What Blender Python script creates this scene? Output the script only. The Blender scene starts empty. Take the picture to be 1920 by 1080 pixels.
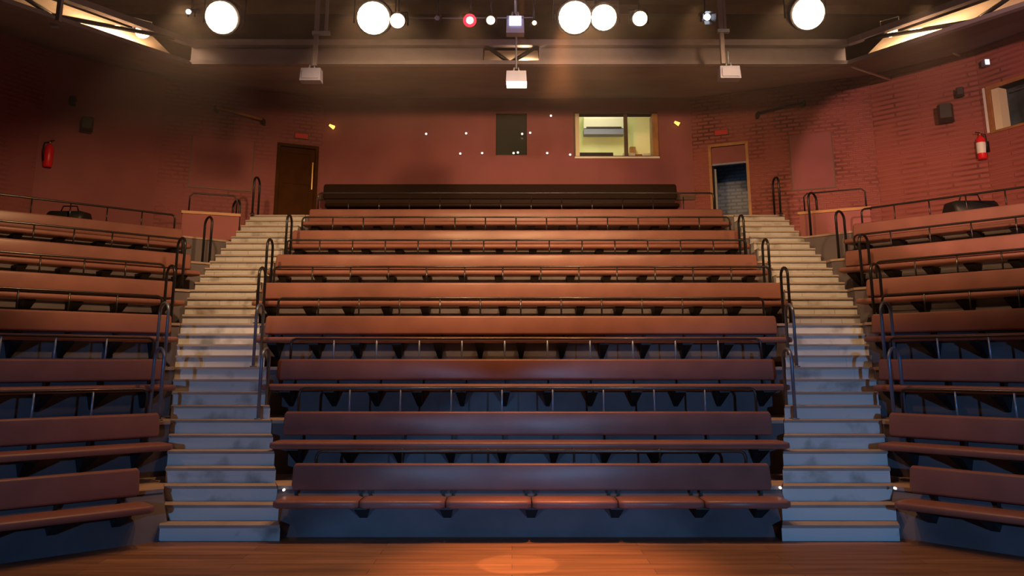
import bpy, math, random
from mathutils import Vector, Matrix
random.seed(7)
R = math.radians
col = bpy.context.scene.collection
scene = bpy.context.scene

# ---------------------------------------------------------------- camera
F_PX, PITCH, CY, EYE = 1527.258, 0.2051, 361.85, 1.7085
cam_d = bpy.data.cameras.new('camera')
cam = bpy.data.objects.new('camera', cam_d); col.objects.link(cam)
cam.location = (0, 0, EYE); cam.rotation_euler = (math.pi/2 + PITCH, 0, 0)
cam_d.sensor_fit = 'HORIZONTAL'; cam_d.sensor_width = 36; cam_d.lens = F_PX/1920*36
cam_d.shift_y = -(540 - CY)/1920
cam_d.clip_start = .05; cam_d.clip_end = 200
scene.camera = cam

# ---------------------------------------------------------------- world, exposure
scene.view_settings.view_transform = 'Standard'; scene.view_settings.look = 'None'
scene.view_settings.gamma = 1; scene.view_settings.use_curve_mapping = False
scene.view_settings.exposure = 0.0
w = bpy.data.worlds.new('world'); scene.world = w; w.use_nodes = True
w.node_tree.nodes['Background'].inputs[0].default_value = (.30, .16, .12, 1)
w.node_tree.nodes['Background'].inputs[1].default_value = 0.010

def spot(name, loc, target, power, color, size=60, blend=.4, radius=.15):
    l = bpy.data.lights.new(name, 'SPOT'); l.energy = power; l.color = color
    l.spot_size = R(size); l.spot_blend = blend; l.shadow_soft_size = radius
    o = bpy.data.objects.new(name, l); col.objects.link(o); o.location = loc
    o.rotation_euler = (Vector(target) - Vector(loc)).to_track_quat('-Z', 'Y').to_euler(); return o
def area(name, loc, target, power, color, sx, sy):
    l = bpy.data.lights.new(name, 'AREA'); l.energy = power; l.color = color
    l.shape = 'RECTANGLE'; l.size = sx; l.size_y = sy
    o = bpy.data.objects.new(name, l); col.objects.link(o); o.location = loc
    o.rotation_euler = (Vector(target) - Vector(loc)).to_track_quat('-Z', 'Y').to_euler(); return o
WARM = (1, .50, .22); AMBER = (1, .42, .15); BLUE = (.16, .42, 1.0); PINK = (1, .45, .38)
# spill of the hot lanterns on the bar over the front rows, back on to the seating
ORANGE = (1, .58, .26)
for i, (x, e) in enumerate(((-4.0, .8), (-1.5, 1.25), (.9, 1.3), (3.4, 1.1), (5.0, .5))):
    side = abs(x) > 3.5
    spot('lantern_spill', (x, 9.25, 6.0), (x*(1.45 if side else 1.2), 13.9 if side else 14.4, 2.4 if side else 3.2), (800 if side else 720)*e, ORANGE, 86 if side else 94, .6, .10)
for x in (-2.0, -.6, .9, 2.3):
    spot('down_light', (x, 9.7, 6.2), (x*1.02, 9.5, 0), 260, (1, .50, .20), 84, .8, .08)
for sx in (-1, 1):
    spot('down_light', (sx*6.6, 7.4, 6.2), (sx*6.4, 7.2, 0), 300 if sx < 0 else 200, (1, .50, .20), 84, .8, .08)
# front of house washes
spot('warm_wash_right', (4.6, 2.5, 4.9), (8.1, 13.9, 4.9), 2900, (1, .50, .38), 26, .2, .05)
spot('warm_wash_centre', (-.5, 2.5, 5.2), (1.2, 17.0, 5.9), 950, (1, .55, .50), 24, .8, .1)
# fill points added above the bar to brighten the roof
for x in (-4.5, -1.6, 1.2, 4.2):
    l = bpy.data.lights.new('roof_fill', 'POINT'); l.energy = 14; l.color = (1, .50, .34); l.shadow_soft_size = .1
    q = bpy.data.objects.new('roof_fill', l); col.objects.link(q); q.location = (x, 9.6, 7.0)
# cold wash, low, on the front rows only
COLD = (.20, .52, 1.0)
spot('blue_wash_left', (-3.6, -5.0, 2.4), (-3.9, 8.4, -5.6), 1250, COLD, 62, .08, .08)
spot('blue_wash_right', (3.2, -5.0, 2.4), (3.6, 8.4, -5.6), 1900, COLD, 62, .08, .08)
# warm pools on the stage
spot('stage_glow', (.6, 9.0, 5.6), (.3, 7.3, 0), 2600, (1, .34, .10), 34, 1.0, .1)
spot('stage_pool', (.1, 7.6, 5.6), (.05, 7.55, 0), 1300, (1, .40, .14), 7.4, .15, .02)

# ---------------------------------------------------------------- materials
def mat(name, color, rough=.6, metal=0, noise=0, nscale=6, bump=0, emit=None, estr=0, spec=.4, coat=0):
    m = bpy.data.materials.new(name); m.use_nodes = True; nt = m.node_tree; b = nt.nodes['Principled BSDF']
    b.inputs['Base Color'].default_value = (*color, 1); b.inputs['Roughness'].default_value = rough
    b.inputs['Metallic'].default_value = metal; b.inputs['Specular IOR Level'].default_value = spec
    if noise or bump:
        tc = nt.nodes.new('ShaderNodeTexCoord'); n = nt.nodes.new('ShaderNodeTexNoise')
        n.inputs['Scale'].default_value = nscale; n.inputs['Detail'].default_value = 6
        nt.links.new(tc.outputs['Object'], n.inputs['Vector'])
        if noise:
            r = nt.nodes.new('ShaderNodeValToRGB')
            r.color_ramp.elements[0].position = .3; r.color_ramp.elements[1].position = .72
            r.color_ramp.elements[0].color = (*[c*(1-noise) for c in color], 1)
            r.color_ramp.elements[1].color = (*[min(1, c*(1+noise)) for c in color], 1)
            nt.links.new(n.outputs['Fac'], r.inputs['Fac']); nt.links.new(r.outputs['Color'], b.inputs['Base Color'])
        if bump:
            bp = nt.nodes.new('ShaderNodeBump'); bp.inputs['Strength'].default_value = bump; bp.inputs['Distance'].default_value = .01
            nt.links.new(n.outputs['Fac'], bp.inputs['Height']); nt.links.new(bp.outputs['Normal'], b.inputs['Normal'])
    if emit:
        b.inputs['Emission Color'].default_value = (*emit, 1); b.inputs['Emission Strength'].default_value = estr
    return m

def brick_mat(name, c1, c2, mortar, scale, bump=.6, rough=.75, axis='XZ', msize=.02, bw=.22, rh=.075, stain=None, fade=True):
    m = bpy.data.materials.new(name); m.use_nodes = True; nt = m.node_tree; b = nt.nodes['Principled BSDF']
    b.inputs['Roughness'].default_value = rough; b.inputs['Specular IOR Level'].default_value = .3
    tc = nt.nodes.new('ShaderNodeTexCoord'); sp = nt.nodes.new('ShaderNodeSeparateXYZ'); cb = nt.nodes.new('ShaderNodeCombineXYZ')
    nt.links.new(tc.outputs['Object'], sp.inputs[0]); nt.links.new(sp.outputs['X'], cb.inputs['X']); nt.links.new(sp.outputs['Z'], cb.inputs['Y'])
    br = nt.nodes.new('ShaderNodeTexBrick'); nt.links.new(cb.outputs[0], br.inputs['Vector'])
    br.inputs['Color1'].default_value = (*c1, 1); br.inputs['Color2'].default_value = (*c2, 1); br.inputs['Mortar'].default_value = (*mortar, 1)
    br.inputs['Scale'].default_value = scale; br.inputs['Mortar Size'].default_value = msize
    br.inputs['Brick Width'].default_value = bw; br.inputs['Row Height'].default_value = rh; br.inputs['Mortar Smooth'].default_value = .3
    n = nt.nodes.new('ShaderNodeTexNoise'); n.inputs['Scale'].default_value = 1.3; n.inputs['Detail'].default_value = 5
    nt.links.new(tc.outputs['Object'], n.inputs['Vector'])
    # old paint fills the joints in places
    rp = nt.nodes.new('ShaderNodeValToRGB'); rp.color_ramp.elements[0].position = .42; rp.color_ramp.elements[1].position = .66
    rp.color_ramp.elements[0].color = (.0, .0, .0, 1) if fade else (1, 1, 1, 1)
    nt.links.new(n.outputs['Fac'], rp.inputs['Fac'])
    mx = nt.nodes.new('ShaderNodeMix'); mx.data_type = 'RGBA'; mx.inputs['A'].default_value = (*c1, 1)
    nt.links.new(rp.outputs['Color'], mx.inputs['Factor']); nt.links.new(br.outputs['Color'], mx.inputs['B'])
    nt.links.new(mx.outputs['Result'], b.inputs['Base Color'])
    if stain:
        n2 = nt.nodes.new('ShaderNodeTexNoise'); n2.inputs['Scale'].default_value = 2.2; n2.inputs['Detail'].default_value = 8
        nt.links.new(tc.outputs['Object'], n2.inputs['Vector'])
        r2 = nt.nodes.new('ShaderNodeValToRGB'); r2.color_ramp.elements[0].position = .56; r2.color_ramp.elements[1].position = .72
        nt.links.new(n2.outputs['Fac'], r2.inputs['Fac'])
        m2 = nt.nodes.new('ShaderNodeMix'); m2.data_type = 'RGBA'; m2.inputs['B'].default_value = (*stain, 1)
        nt.links.new(r2.outputs['Color'], m2.inputs['Factor']); nt.links.new(mx.outputs['Result'], m2.inputs['A'])
        nt.links.new(m2.outputs['Result'], b.inputs['Base Color'])
    inv = nt.nodes.new('ShaderNodeMath'); inv.operation = 'SUBTRACT'; inv.inputs[0].default_value = 1
    nt.links.new(br.outputs['Fac'], inv.inputs[1])
    bp = nt.nodes.new('ShaderNodeBump'); bp.inputs['Strength'].default_value = bump; bp.inputs['Distance'].default_value = .012
    nt.links.new(inv.outputs[0], bp.inputs['Height']); nt.links.new(bp.outputs['Normal'], b.inputs['Normal'])
    return m

def wood_floor(name):
    m = bpy.data.materials.new(name); m.use_nodes = True; nt = m.node_tree; b = nt.nodes['Principled BSDF']
    tc = nt.nodes.new('ShaderNodeTexCoord'); br = nt.nodes.new('ShaderNodeTexBrick')
    nt.links.new(tc.outputs['Object'], br.inputs['Vector'])
    br.inputs['Scale'].default_value = 1; br.inputs['Brick Width'].default_value = 2.4; br.inputs['Row Height'].default_value = .18
    br.inputs['Mortar Size'].default_value = .0025; br.inputs['Color1'].default_value = (.34, .17, .09, 1); br.inputs['Color2'].default_value = (.22, .105, .055, 1)
    br.inputs['Mortar'].default_value = (.08, .04, .025, 1)
    mp = nt.nodes.new('ShaderNodeMapping'); mp.inputs['Scale'].default_value = (.5, 6, 1); nt.links.new(tc.outputs['Object'], mp.inputs[0])
    n = nt.nodes.new('ShaderNodeTexNoise'); n.inputs['Scale'].default_value = 2; n.inputs['Detail'].default_value = 7
    nt.links.new(mp.outputs[0], n.inputs['Vector'])
    r = nt.nodes.new('ShaderNodeValToRGB'); r.color_ramp.elements[0].position = .3; r.color_ramp.elements[1].position = .7
    r.color_ramp.elements[0].color = (.55, .55, .55, 1); nt.links.new(n.outputs['Fac'], r.inputs['Fac'])
    mx = nt.nodes.new('ShaderNodeMix'); mx.data_type = 'RGBA'; mx.blend_type = 'MULTIPLY'; mx.inputs['Factor'].default_value = 1
    nt.links.new(br.outputs['Color'], mx.inputs['A']); nt.links.new(r.outputs['Color'], mx.inputs['B'])
    nt.links.new(mx.outputs['Result'], b.inputs['Base Color'])
    b.inputs['Roughness'].default_value = .5; b.inputs['Specular IOR Level'].default_value = .25
    return m

M = dict(
    leather=mat('maroon_vinyl', (.25, .108, .09), .36, noise=.12, nscale=3, spec=.35),
    paint=mat('grey_painted_board', (.125, .105, .12), .7, noise=.18, nscale=2.5, bump=.15),
    deck=mat('worn_timber_deck', (.36, .26, .21), .6, noise=.2),
    tread=mat('stair_paint', (.34, .28, .25), .7, noise=.15, nscale=3),
    black=mat('black_paint', (.012, .012, .014), .5),
    black_metal=mat('black_metal', (.03, .03, .035), .35, .6),
    steel=mat('bluish_steel_tube', (.28, .34, .46), .35, .5),  # light bluish steel, also on the balusters of the lower rows
    rail=mat('dark_steel_tube', (.07, .065, .065), .28, .8),
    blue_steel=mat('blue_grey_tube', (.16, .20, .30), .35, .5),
    grey_metal=mat('grey_fixture_metal', (.22, .24, .40), .5, .1),
    soffit=mat('soffit_board', (.20, .175, .20), .8, noise=.25, nscale=.8),
    roof=mat('brown_roof_board', (.16, .10, .06), .7, noise=.3, nscale=1.2),
    beam=mat('grey_beam_paint', (.15, .135, .17), .6, noise=.1),
    lining=mat('pale_void_lining', (.72, .58, .46), .8, noise=.15, nscale=2),
    wood=mat('orange_wood_frame', (.38, .17, .06), .45, noise=.2, nscale=5),
    door=mat('brown_door', (.06, .022, .006), .8, spec=.08, noise=.2, nscale=4),
    plaster=mat('maroon_plaster', (.27, .088, .095), .75, noise=.10, nscale=1.5, bump=.1),
    red=mat('red_enamel', (.75, .02, .03), .3),
    sign=mat('red_sign', (.55, .02, .04), .4),
    white=mat('white_enamel', (.85, .85, .82), .4),
    green_wall=mat('booth_wall', (.72, .78, .50), .8),
    cream=mat('cream_paint', (.80, .74, .50), .7),
    dark_glass=mat('dark_glass', (.045, .05, .045), .12, spec=.6),
    curtain=mat('blue_black_curtain', (.03, .05, .065), .8, noise=.5, nscale=5),
    brass=mat('brass', (.7, .45, .12), .3, .8),
    corridor=mat('corridor_wall', (.35, .38, .45), .8),
    rear=mat('shade_brown_vinyl', (.022, .010, .006), .6, spec=.15),  # near-black vinyl, the rear bench's shadow put into its colour
    skirt=mat('dark_timber', (.10, .06, .035), .5, noise=.2),
    pale_lens=mat('cool_lamp_face', (.8, .8, .8), .4, emit=(.75, .82, 1), estr=2.2),
    lens_hot=mat('hot_lamp_lens', (.9, .8, .6), .3, emit=(1, .68, .36), estr=18),
    lens_mid=mat('warm_lamp_lens', (.9, .8, .6), .3, emit=(1, .62, .32), estr=6),
    lens_red=mat('red_lamp_lens', (.9, .1, .1), .3, emit=(1, .35, .4), estr=4),
    gel_red=mat('red_gel', (.8, .0, .03), .3, emit=(1, 0, .04), estr=.55),
    lens_white=mat('white_lamp_lens', (.9, .9, .9), .3, emit=(.8, .88, 1), estr=3.5),
    pin=mat('pin_bulb', (.9, .85, .8), .3, emit=(1, .82, .72), estr=1.6),
    amber=mat('amber_bulb', (.9, .7, .2), .3, emit=(1, .62, .12), estr=1.6),
    floor=wood_floor('stage_boards'),
)
M['brick'] = brick_mat('maroon_painted_brick', (.31, .098, .090), (.28, .088, .08), (.12, .036, .036), 1, .9, bw=.25, rh=.085)
M['corridor_brick'] = brick_mat('grey_painted_corridor_brick', (.22, .25, .32), (.20, .23, .29), (.15, .17, .21), 1, .6, bw=.25, rh=.085, fade=False)
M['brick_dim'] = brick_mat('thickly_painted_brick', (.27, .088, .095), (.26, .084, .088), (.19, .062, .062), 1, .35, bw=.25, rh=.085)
M['brick_wide'] = brick_mat('maroon_painted_block', (.33, .10, .085), (.315, .095, .08), (.16, .045, .04), 1, .7, bw=.9, rh=.098)
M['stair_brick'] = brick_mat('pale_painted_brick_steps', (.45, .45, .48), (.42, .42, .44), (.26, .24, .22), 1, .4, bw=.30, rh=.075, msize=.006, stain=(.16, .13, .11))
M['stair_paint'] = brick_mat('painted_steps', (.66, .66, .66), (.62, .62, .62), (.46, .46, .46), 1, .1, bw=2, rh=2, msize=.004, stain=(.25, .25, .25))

# ---------------------------------------------------------------- geometry helpers
class MB:
    def __init__(s): s.v = []; s.f = []; s.sm = []
    def add(s, vs, fs, smooth=False, T=None):
        o = len(s.v)
        s.v += [tuple(T @ Vector(p)) if T else tuple(p) for p in vs]
        for f in fs: s.f.append([i+o for i in f]); s.sm.append(smooth)
        return s
    def box(s, x0, x1, y0, y1, z0, z1, T=None):
        vs = [(x, y, z) for z in (z0, z1) for y in (y0, y1) for x in (x0, x1)]
        return s.add(vs, [(0, 2, 3, 1), (4, 5, 7, 6), (0, 1, 5, 4), (2, 6, 7, 3), (0, 4, 6, 2), (1, 3, 7, 5)], T=T)
    def hexa(s, low, high):       # two quads, same winding
        return s.add(list(low)+list(high), [(3, 2, 1, 0), (4, 5, 6, 7)] + [(i, (i+1) % 4, (i+1) % 4+4, i+4) for i in range(4)])
    def prism(s, prof, x0, x1, inset=0, smooth=True):   # profile in (y,z) swept along x, ends pulled in for a soft edge
        n = len(prof); cy = sum(p[0] for p in prof)/n; cz = sum(p[1] for p in prof)/n
        def ring(x, k): return [(x, cy+(y-cy)*k, cz+(z-cz)*k) for y, z in prof]
        rings = [ring(x0, .8), ring(x0+inset, 1), ring(x1-inset, 1), ring(x1, .8)] if inset else [ring(x0, 1), ring(x1, 1)]
        vs = [p for r in rings for p in r]; fs = []
        for a in range(len(rings)-1):
            for i in range(n): j = (i+1) % n; fs.append((a*n+i, a*n+j, (a+1)*n+j, (a+1)*n+i))
        s.add(vs, fs, smooth)
        o = len(s.v)-len(vs)
        s.f.append([o+i for i in range(n)][::-1]); s.sm.append(False)
        s.f.append([o+(len(rings)-1)*n+i for i in range(n)]); s.sm.append(False)
        return s
    def tube(s, pts, r, n=8, cap=True):
        pts = [Vector(p) for p in pts]; rings = []
        up = Vector((0, 0, 1))
        for i, p in enumerate(pts):
            d = (pts[min(i+1, len(pts)-1)] - pts[max(i-1, 0)]).normalized()
            a = d.cross(up)
            if a.length < .05: a = d.cross(Vector((0, 1, 0))) if i == 0 or True else a
            a.normalize(); b = d.cross(a).normalized()
            rr = r[i] if isinstance(r, (list, tuple)) else r
            if rings:   # keep the frame from flipping
                pa = last
                a = (pa - d*pa.dot(d)).normalized(); b = d.cross(a).normalized()
            last = a
            rings.append([p + (a*math.cos(2*math.pi*k/n) + b*math.sin(2*math.pi*k/n))*rr for k in range(n)])
        vs = [v for q in rings for v in q]; fs = []
        for a in range(len(rings)-1):
            for i in range(n): j = (i+1) % n; fs.append((a*n+i, (a+1)*n+i, (a+1)*n+j, a*n+j))
        s.add(vs, fs, True)
        if cap:
            o = len(s.v)-len(vs)
            s.f.append([o+i for i in range(n)]); s.sm.append(False)
            s.f.append([o+(len(rings)-1)*n+i for i in range(n)][::-1]); s.sm.append(False)
        return s
    def mesh(s, name, m):
        me = bpy.data.meshes.new(name); me.from_pydata(s.v, [], s.f); me.validate(); me.update()
        me.polygons.foreach_set('use_smooth', s.sm[:len(me.polygons)] if len(s.sm) >= len(me.polygons) else [False]*len(me.polygons))
        me.materials.append(m); return me
    def build(s, name, m, parent=None, loc=None, rot=None):
        o = bpy.data.objects.new(name, s.mesh(name, m)); col.objects.link(o)
        if parent: o.parent = parent
        if loc: o.location = loc
        if rot: o.rotation_euler = rot
        return o
def tag(o, label=None, cat=None, group=None, kind=None):
    if label: o['label'] = label
    if cat: o['category'] = cat
    if group: o['group'] = group
    if kind: o['kind'] = kind
    return o
def empty(name, loc, rz=0, rx=0):
    o = bpy.data.objects.new(name, None); col.objects.link(o); o.empty_display_size = .2
    o.location = loc; o.rotation_euler = (rx, 0, rz); return o
def inst(name, me, parent, loc, rot=(0, 0, 0)):
    o = bpy.data.objects.new(name, me); col.objects.link(o); o.parent = parent; o.location = loc; o.rotation_euler = rot; return o
def children(r): return [o for o in bpy.data.objects if o.parent == r]
def copy_tree(o, parent=None):
    c = o.copy(); col.objects.link(c); c.parent = parent
    for ch in list(children(o)): copy_tree(ch, c)
    return c
def structure(o, label=None): return tag(o, label, kind='structure')

def cam_ray(X, Y):
    a = (X-960)/F_PX; b = -(Y-CY)/F_PX
    return Vector((a, math.cos(PITCH)-b*math.sin(PITCH), math.sin(PITCH)+b*math.cos(PITCH)))
def at(X, Y, D):           # the place at stage depth D that the photograph shows at X, Y
    r = cam_ray(X, Y); return Vector((0, 0, EYE)) + r*(D/r.y)
def seen(X, Y, back=.0):      # first surface the photograph's ray meets
    bpy.context.view_layer.update(); r = cam_ray(X, Y).normalized()
    ok, loc, nrm, *_ = scene.ray_cast(bpy.context.evaluated_depsgraph_get(), Vector((0, 0, EYE)), r)
    return loc - r*back
def on_wall(X, Y, p0, p1, off=0.0):   # the place on a vertical wall through p0, p1
    n = Vector((p1[1]-p0[1], -(p1[0]-p0[0]), 0)).normalized()
    if n.dot(Vector((p0[0], p0[1], 0))) > 0: n = -n
    r = cam_ray(X, Y); q = Vector((p0[0], p0[1], 0)) + n*off
    return Vector((0, 0, EYE)) + r*((q-Vector((0, 0, EYE))).dot(n)/r.dot(n))

# ---------------------------------------------------------------- the rake
R1, T1, R2, T2, D0 = .15, .2274, .1391, .2318, 8.4823
def step_z(n): return R1*n if n <= 15 else R1*15+R2*(n-15)
def step_d(n): return D0+T1*max(n-1, 0) if n <= 15 else D0+T1*14+T2*(n-15)
TZ = [0] + [step_z(3+4*k) for k in range(8)]       # TZ[k] platform behind bench row k, TZ[0] the stage floor
TD = [0] + [step_d(3+4*k) for k in range(8)]

# plan of the walls (x, y), seen from the stage
WD = 17.3
WL = [(-4.17, WD)]; WR = [(3.96, WD)]
def facet(start, deg, px, sg):     # walk from a corner until the photograph's column px
    dx, dy = sg*math.cos(R(deg)), -math.sin(R(deg))
    lo, hi = 0, 14
    for _ in range(60):
        m = (lo+hi)/2; x, y = start[0]+dx*m, start[1]+dy*m
        d = y*math.cos(PITCH)+(6-EYE)*math.sin(PITCH)
        if sg*(F_PX*x/d) < sg*(px-960): lo = m
        else: hi = m
    return (start[0]+dx*lo, start[1]+dy*lo)
WR.append(facet(WR[-1], 24, 1640, 1)); WR.append(facet(WR[-1], 45, 1843, 1))
WR.append((WR[-1][0]+math.cos(R(66))*7.5, WR[-1][1]-math.sin(R(66))*7.5))
WL.append(facet(WL[-1], 24, 300, -1)); WL.append(facet(WL[-1], 45, 76, -1))
WL.append((WL[-1][0]-math.cos(R(66))*7.5, WL[-1][1]-math.sin(R(66))*7.5))
ROOF = 8.9; SOF = 7.45

def wall(name, a, b, m, z0=0, z1=7.5, holes=(), thick=.25):
    """wall from a to b (inner face), local x along it, local z up; holes = (x0,x1,z0,z1) local"""
    a = Vector((a[0], a[1], 0)); b = Vector((b[0], b[1], 0)); L = (b-a).length; ang = math.atan2(b.y-a.y, b.x-a.x)
    # outside is away from the stage centre
    nrm = Vector((-math.sin(ang), math.cos(ang), 0)); side = 1 if nrm.dot(a) > 0 else -1
    y0, y1 = (0, thick) if side > 0 else (-thick, 0)
    mb = MB(); xs = sorted({0, L, *[h[0] for h in holes], *[h[1] for h in holes]}); zs = sorted({z0, z1, *[h[2] for h in holes], *[h[3] for h in holes]})
    for i in range(len(xs)-1):
        for j in range(len(zs)-1):
            cx, cz = (xs[i]+xs[i+1])/2, (zs[j]+zs[j+1])/2
            if not any(h[0] < cx < h[1] and h[2] < cz < h[3] for h in holes): mb.box(xs[i], xs[i+1], y0, y1, zs[j], zs[j+1])
    o = mb.build(name, m); o.location = a; o.rotation_euler = (0, 0, ang)
    structure(o); return o, a, ang, side
def local(a, b, P):
    a = Vector((a[0], a[1], 0)); b = Vector((b[0], b[1], 0)); d = (b-a).normalized(); return (Vector(P)-a).dot(d)

# booth window and dark window in the back wall, doors in the angled walls
A, B = WL[0], WR[0]
P1 = on_wall(1078, 213, A, B); P2 = on_wall(1232, 293, A, B)
bw = (local(A, B, P1), local(A, B, P2), P2.z, P1.z)
P3 = on_wall(930, 213, A, B); P4 = on_wall(988, 291, A, B)
dw = (local(A, B, P3), local(A, B, P4), P4.z, P3.z)
wall('wall_back', A, B, M['plaster'], holes=(bw, dw))
TOP = TZ[8]
P5 = on_wall(1333, 277, WR[0], WR[1]); P6 = on_wall(1397, 270, WR[0], WR[1])
dr = (local(WR[0], WR[1], P5), local(WR[0], WR[1], P6), TOP, (P5.z+P6.z)/2)
wall('wall_right_door_side', WR[0], WR[1], M['brick'], holes=(dr,))
wall('wall_right_brick', WR[1], WR[2], M['brick_wide'])
P7 = on_wall(1866, 245, WR[2], WR[3]); P8 = on_wall(1866, 165, WR[2], WR[3])
sw = (local(WR[2], WR[3], P7), 4.6, P7.z, P8.z)
wall('wall_right', WR[2], WR[3], M['brick_wide'], holes=(sw,))
P9 = on_wall(526, 277, WL[0], WL[1]); P10 = on_wall(592, 277, WL[0], WL[1])
# left wall runs outward from the corner: local x counts from WL[0]
dl = (local(WL[0], WL[1], P10), local(WL[0], WL[1], P9), TOP, (P9.z+P10.z)/2)
wall('wall_left_door_side', WL[0], WL[1], M['brick_dim'], holes=(dl,))
wall('wall_left_brick', WL[1], WL[2], M['plaster'])
wall('wall_left', WL[2], WL[3], M['brick_dim'])
wall('wall_stage_left', WL[3], (WL[3][0], -7), M['plaster'])
wall('wall_stage_right', WR[3], (WR[3][0], -7), M['plaster'])
o = MB().box(WL[3][0], WR[3][0], -7.25, -7, 0, ROOF).build('wall_front', M['black']); structure(o)

for i in range(len(WL)-1): wall('wall_void_left', WL[i], WL[i+1], M['roof'], z0=7.5)
for i in range(len(WR)-1): wall('wall_void_right', WR[i], WR[i+1], M['roof'], z0=7.5)
wall('wall_void_back', A, B, M['roof'], z0=7.5)
wall('wall_void_stage_left', WL[3], (WL[3][0], -7), M['roof'], z0=7.5); wall('wall_void_stage_right', WR[3], (WR[3][0], -7), M['roof'], z0=7.5)
# floor and roof
o = MB().box(WL[3][0]-.3, WR[3][0]+.3, -7.3, 9.2, -.2, 0).build('floor', M['floor']); structure(o, 'orange brown timber stage floor')
o = MB().box(WL[3][0]-.3, WR[3][0]+.3, 9.2, 20.5, -.2, -.0).build('floor_under_seating', M['black']); structure(o)
o = MB().box(WL[3][0]-.3, WR[3][0]+.3, -7.3, 20.5, ROOF, ROOF+.15).build('ceiling', M['roof']); structure(o, 'brown boarded roof above the lighting bars')

# ---------------------------------------------------------------- gantry, soffit
GZ = 6.55
g1l, g1r = at(352, 120, 12.6), at(1592, 120, 12.6)
def gdir(p, deg, L, sg): return Vector((p.x+sg*math.cos(R(deg))*L, p.y-math.sin(R(deg))*L, 0))
G = [gdir(g1l, 56, 7.2, -1), Vector((g1l.x, g1l.y, 0)), Vector((g1r.x, g1r.y, 0)), gdir(g1r, 56, 7.2, 1)]
GZ = g1l.z
def v3(p, z): return (p[0], p[1], z)
W = WL[::-1] + WR
mb = MB()
def quad(mb, pts): mb.add(pts, [tuple(range(len(pts)))])
sz = lambda i: SOF
tri = [(0, [0, 1]), (1, [1, 2, 3]), (2, [4, 5, 6]), (3, [6, 7])]
ww = [v3(p, SOF) for p in W]; gg = [v3(p, GZ) for p in G]
def panel(a, b, c, d=None):
    pts = [a, b, c] + ([d] if d else [])
    mb.add(pts, [tuple(range(len(pts)))])
panel(gg[0], gg[1], ww[1], ww[0]); panel(gg[1], ww[2], ww[1]); panel(gg[1], ww[3], ww[2])
panel(gg[1], gg[2], ww[4], ww[3]); panel(gg[2], ww[5], ww[4]); panel(gg[2], ww[6], ww[5]); panel(gg[2], gg[3], ww[7], ww[6])
o = mb.build('ceiling_soffit', M['soffit']); structure(o, 'dark grey sloping soffit behind the gantry')
md = o.modifiers.new('thick', 'SOLIDIFY'); md.thickness = .04; md.offset = 1

def gantry(name, a, b, label, z0, zc, openings, braces, lined):
    a = Vector((a[0], a[1], 0)); b = Vector((b[0], b[1], 0)); L = (b-a).length; ang = math.atan2(b.y-a.y, b.x-a.x)
    root = empty(name, (a.x, a.y, 0), ang); tag(root, label, 'gantry', 'gantry sections round the ceiling')
    h = zc
    c = MB(); c.box(0, L, -.05, .06, z0+h-.05, z0+h+.05).build('top_chord', M['beam'], root)
    c = MB(); c.box(0, L, -.05, .06, z0-.02, z0+.045).build('bottom_chord', M['beam'], root)
    c = MB(); x = 0
    for (o0, o1) in openings + [(L, L)]:
        if o0 > x: c.box(x, o0, .10, .13, z0, z0+h)
        x = o1
    if c.v: c.build('infill_board', M['beam'], root)
    for (x0, x1) in braces:
        T = Matrix.Identity(4); k = MB()
        up = x1 > x0
        k.tube([(x0, .03, z0+.03), (x1, .03, z0+h-.03)], .036, 4); k.build('brace', M['black_metal'], root)
    return root
L0 = (G[2]-G[1]).length
xc0 = local(G[1], G[2], at(905, 100, 12.6)); xc1 = local(G[1], G[2], at(1012, 100, 12.6))
gantry('gantry_truss', G[1], G[2], 'long straight gantry beam across the ceiling with a small lit opening in the middle', GZ, .36, [(xc0, xc1)],
       [(xc0+.45, xc1-.02), (xc0+.45, xc0+.05)], True)
LS = (G[3]-G[2]).length
gantry('gantry_truss', G[2], G[3], 'angled gantry truss at the upper right with pale lit panels behind its braces', GZ, .37, [(.0, LS)],
       [(2.0, .3), (2.0, 2.9), (3.9, 3.0), (3.9, 5.0)], True)
gantry('gantry_truss', G[1], G[0], 'angled gantry truss at the upper left with one glaring lamp behind it', GZ, .37, [(.0, LS)],
       [(2.2, .3), (2.2, 3.2), (4.2, 3.2), (4.2, 5.0)], True)
# pale lining boards of the void behind the trusses
def lining(a, b, t0, t1, name='trim_void_lining', rise=.60):
    a = Vector(a); b = Vector(b); d = (b-a).normalized(); n = Vector((-d.y, d.x, 0))
    if n.dot(a) < 0: n = -n
    p, q = a+d*t0, a+d*t1
    mb = MB(); zz = GZ+.06
    k0, k1 = n*.18, n*.95
    quad(mb, [v3(p+k0, zz), v3(q+k0, zz), v3(q+k1, zz+rise), v3(p+k1, zz+rise)])
    o = mb.build(name, M['lining']); structure(o); md = o.modifiers.new('t', 'SOLIDIFY'); md.thickness = .02; return o
lining(G[2], G[3], .1, 6.5, 'trim_1'); lining(G[1], G[0], .1, 6.5, 'trim_2'); lining(G[1]+Vector((xc0, 0, 0)), G[2], 0, xc1-xc0, 'trim_3', .55)

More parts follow.
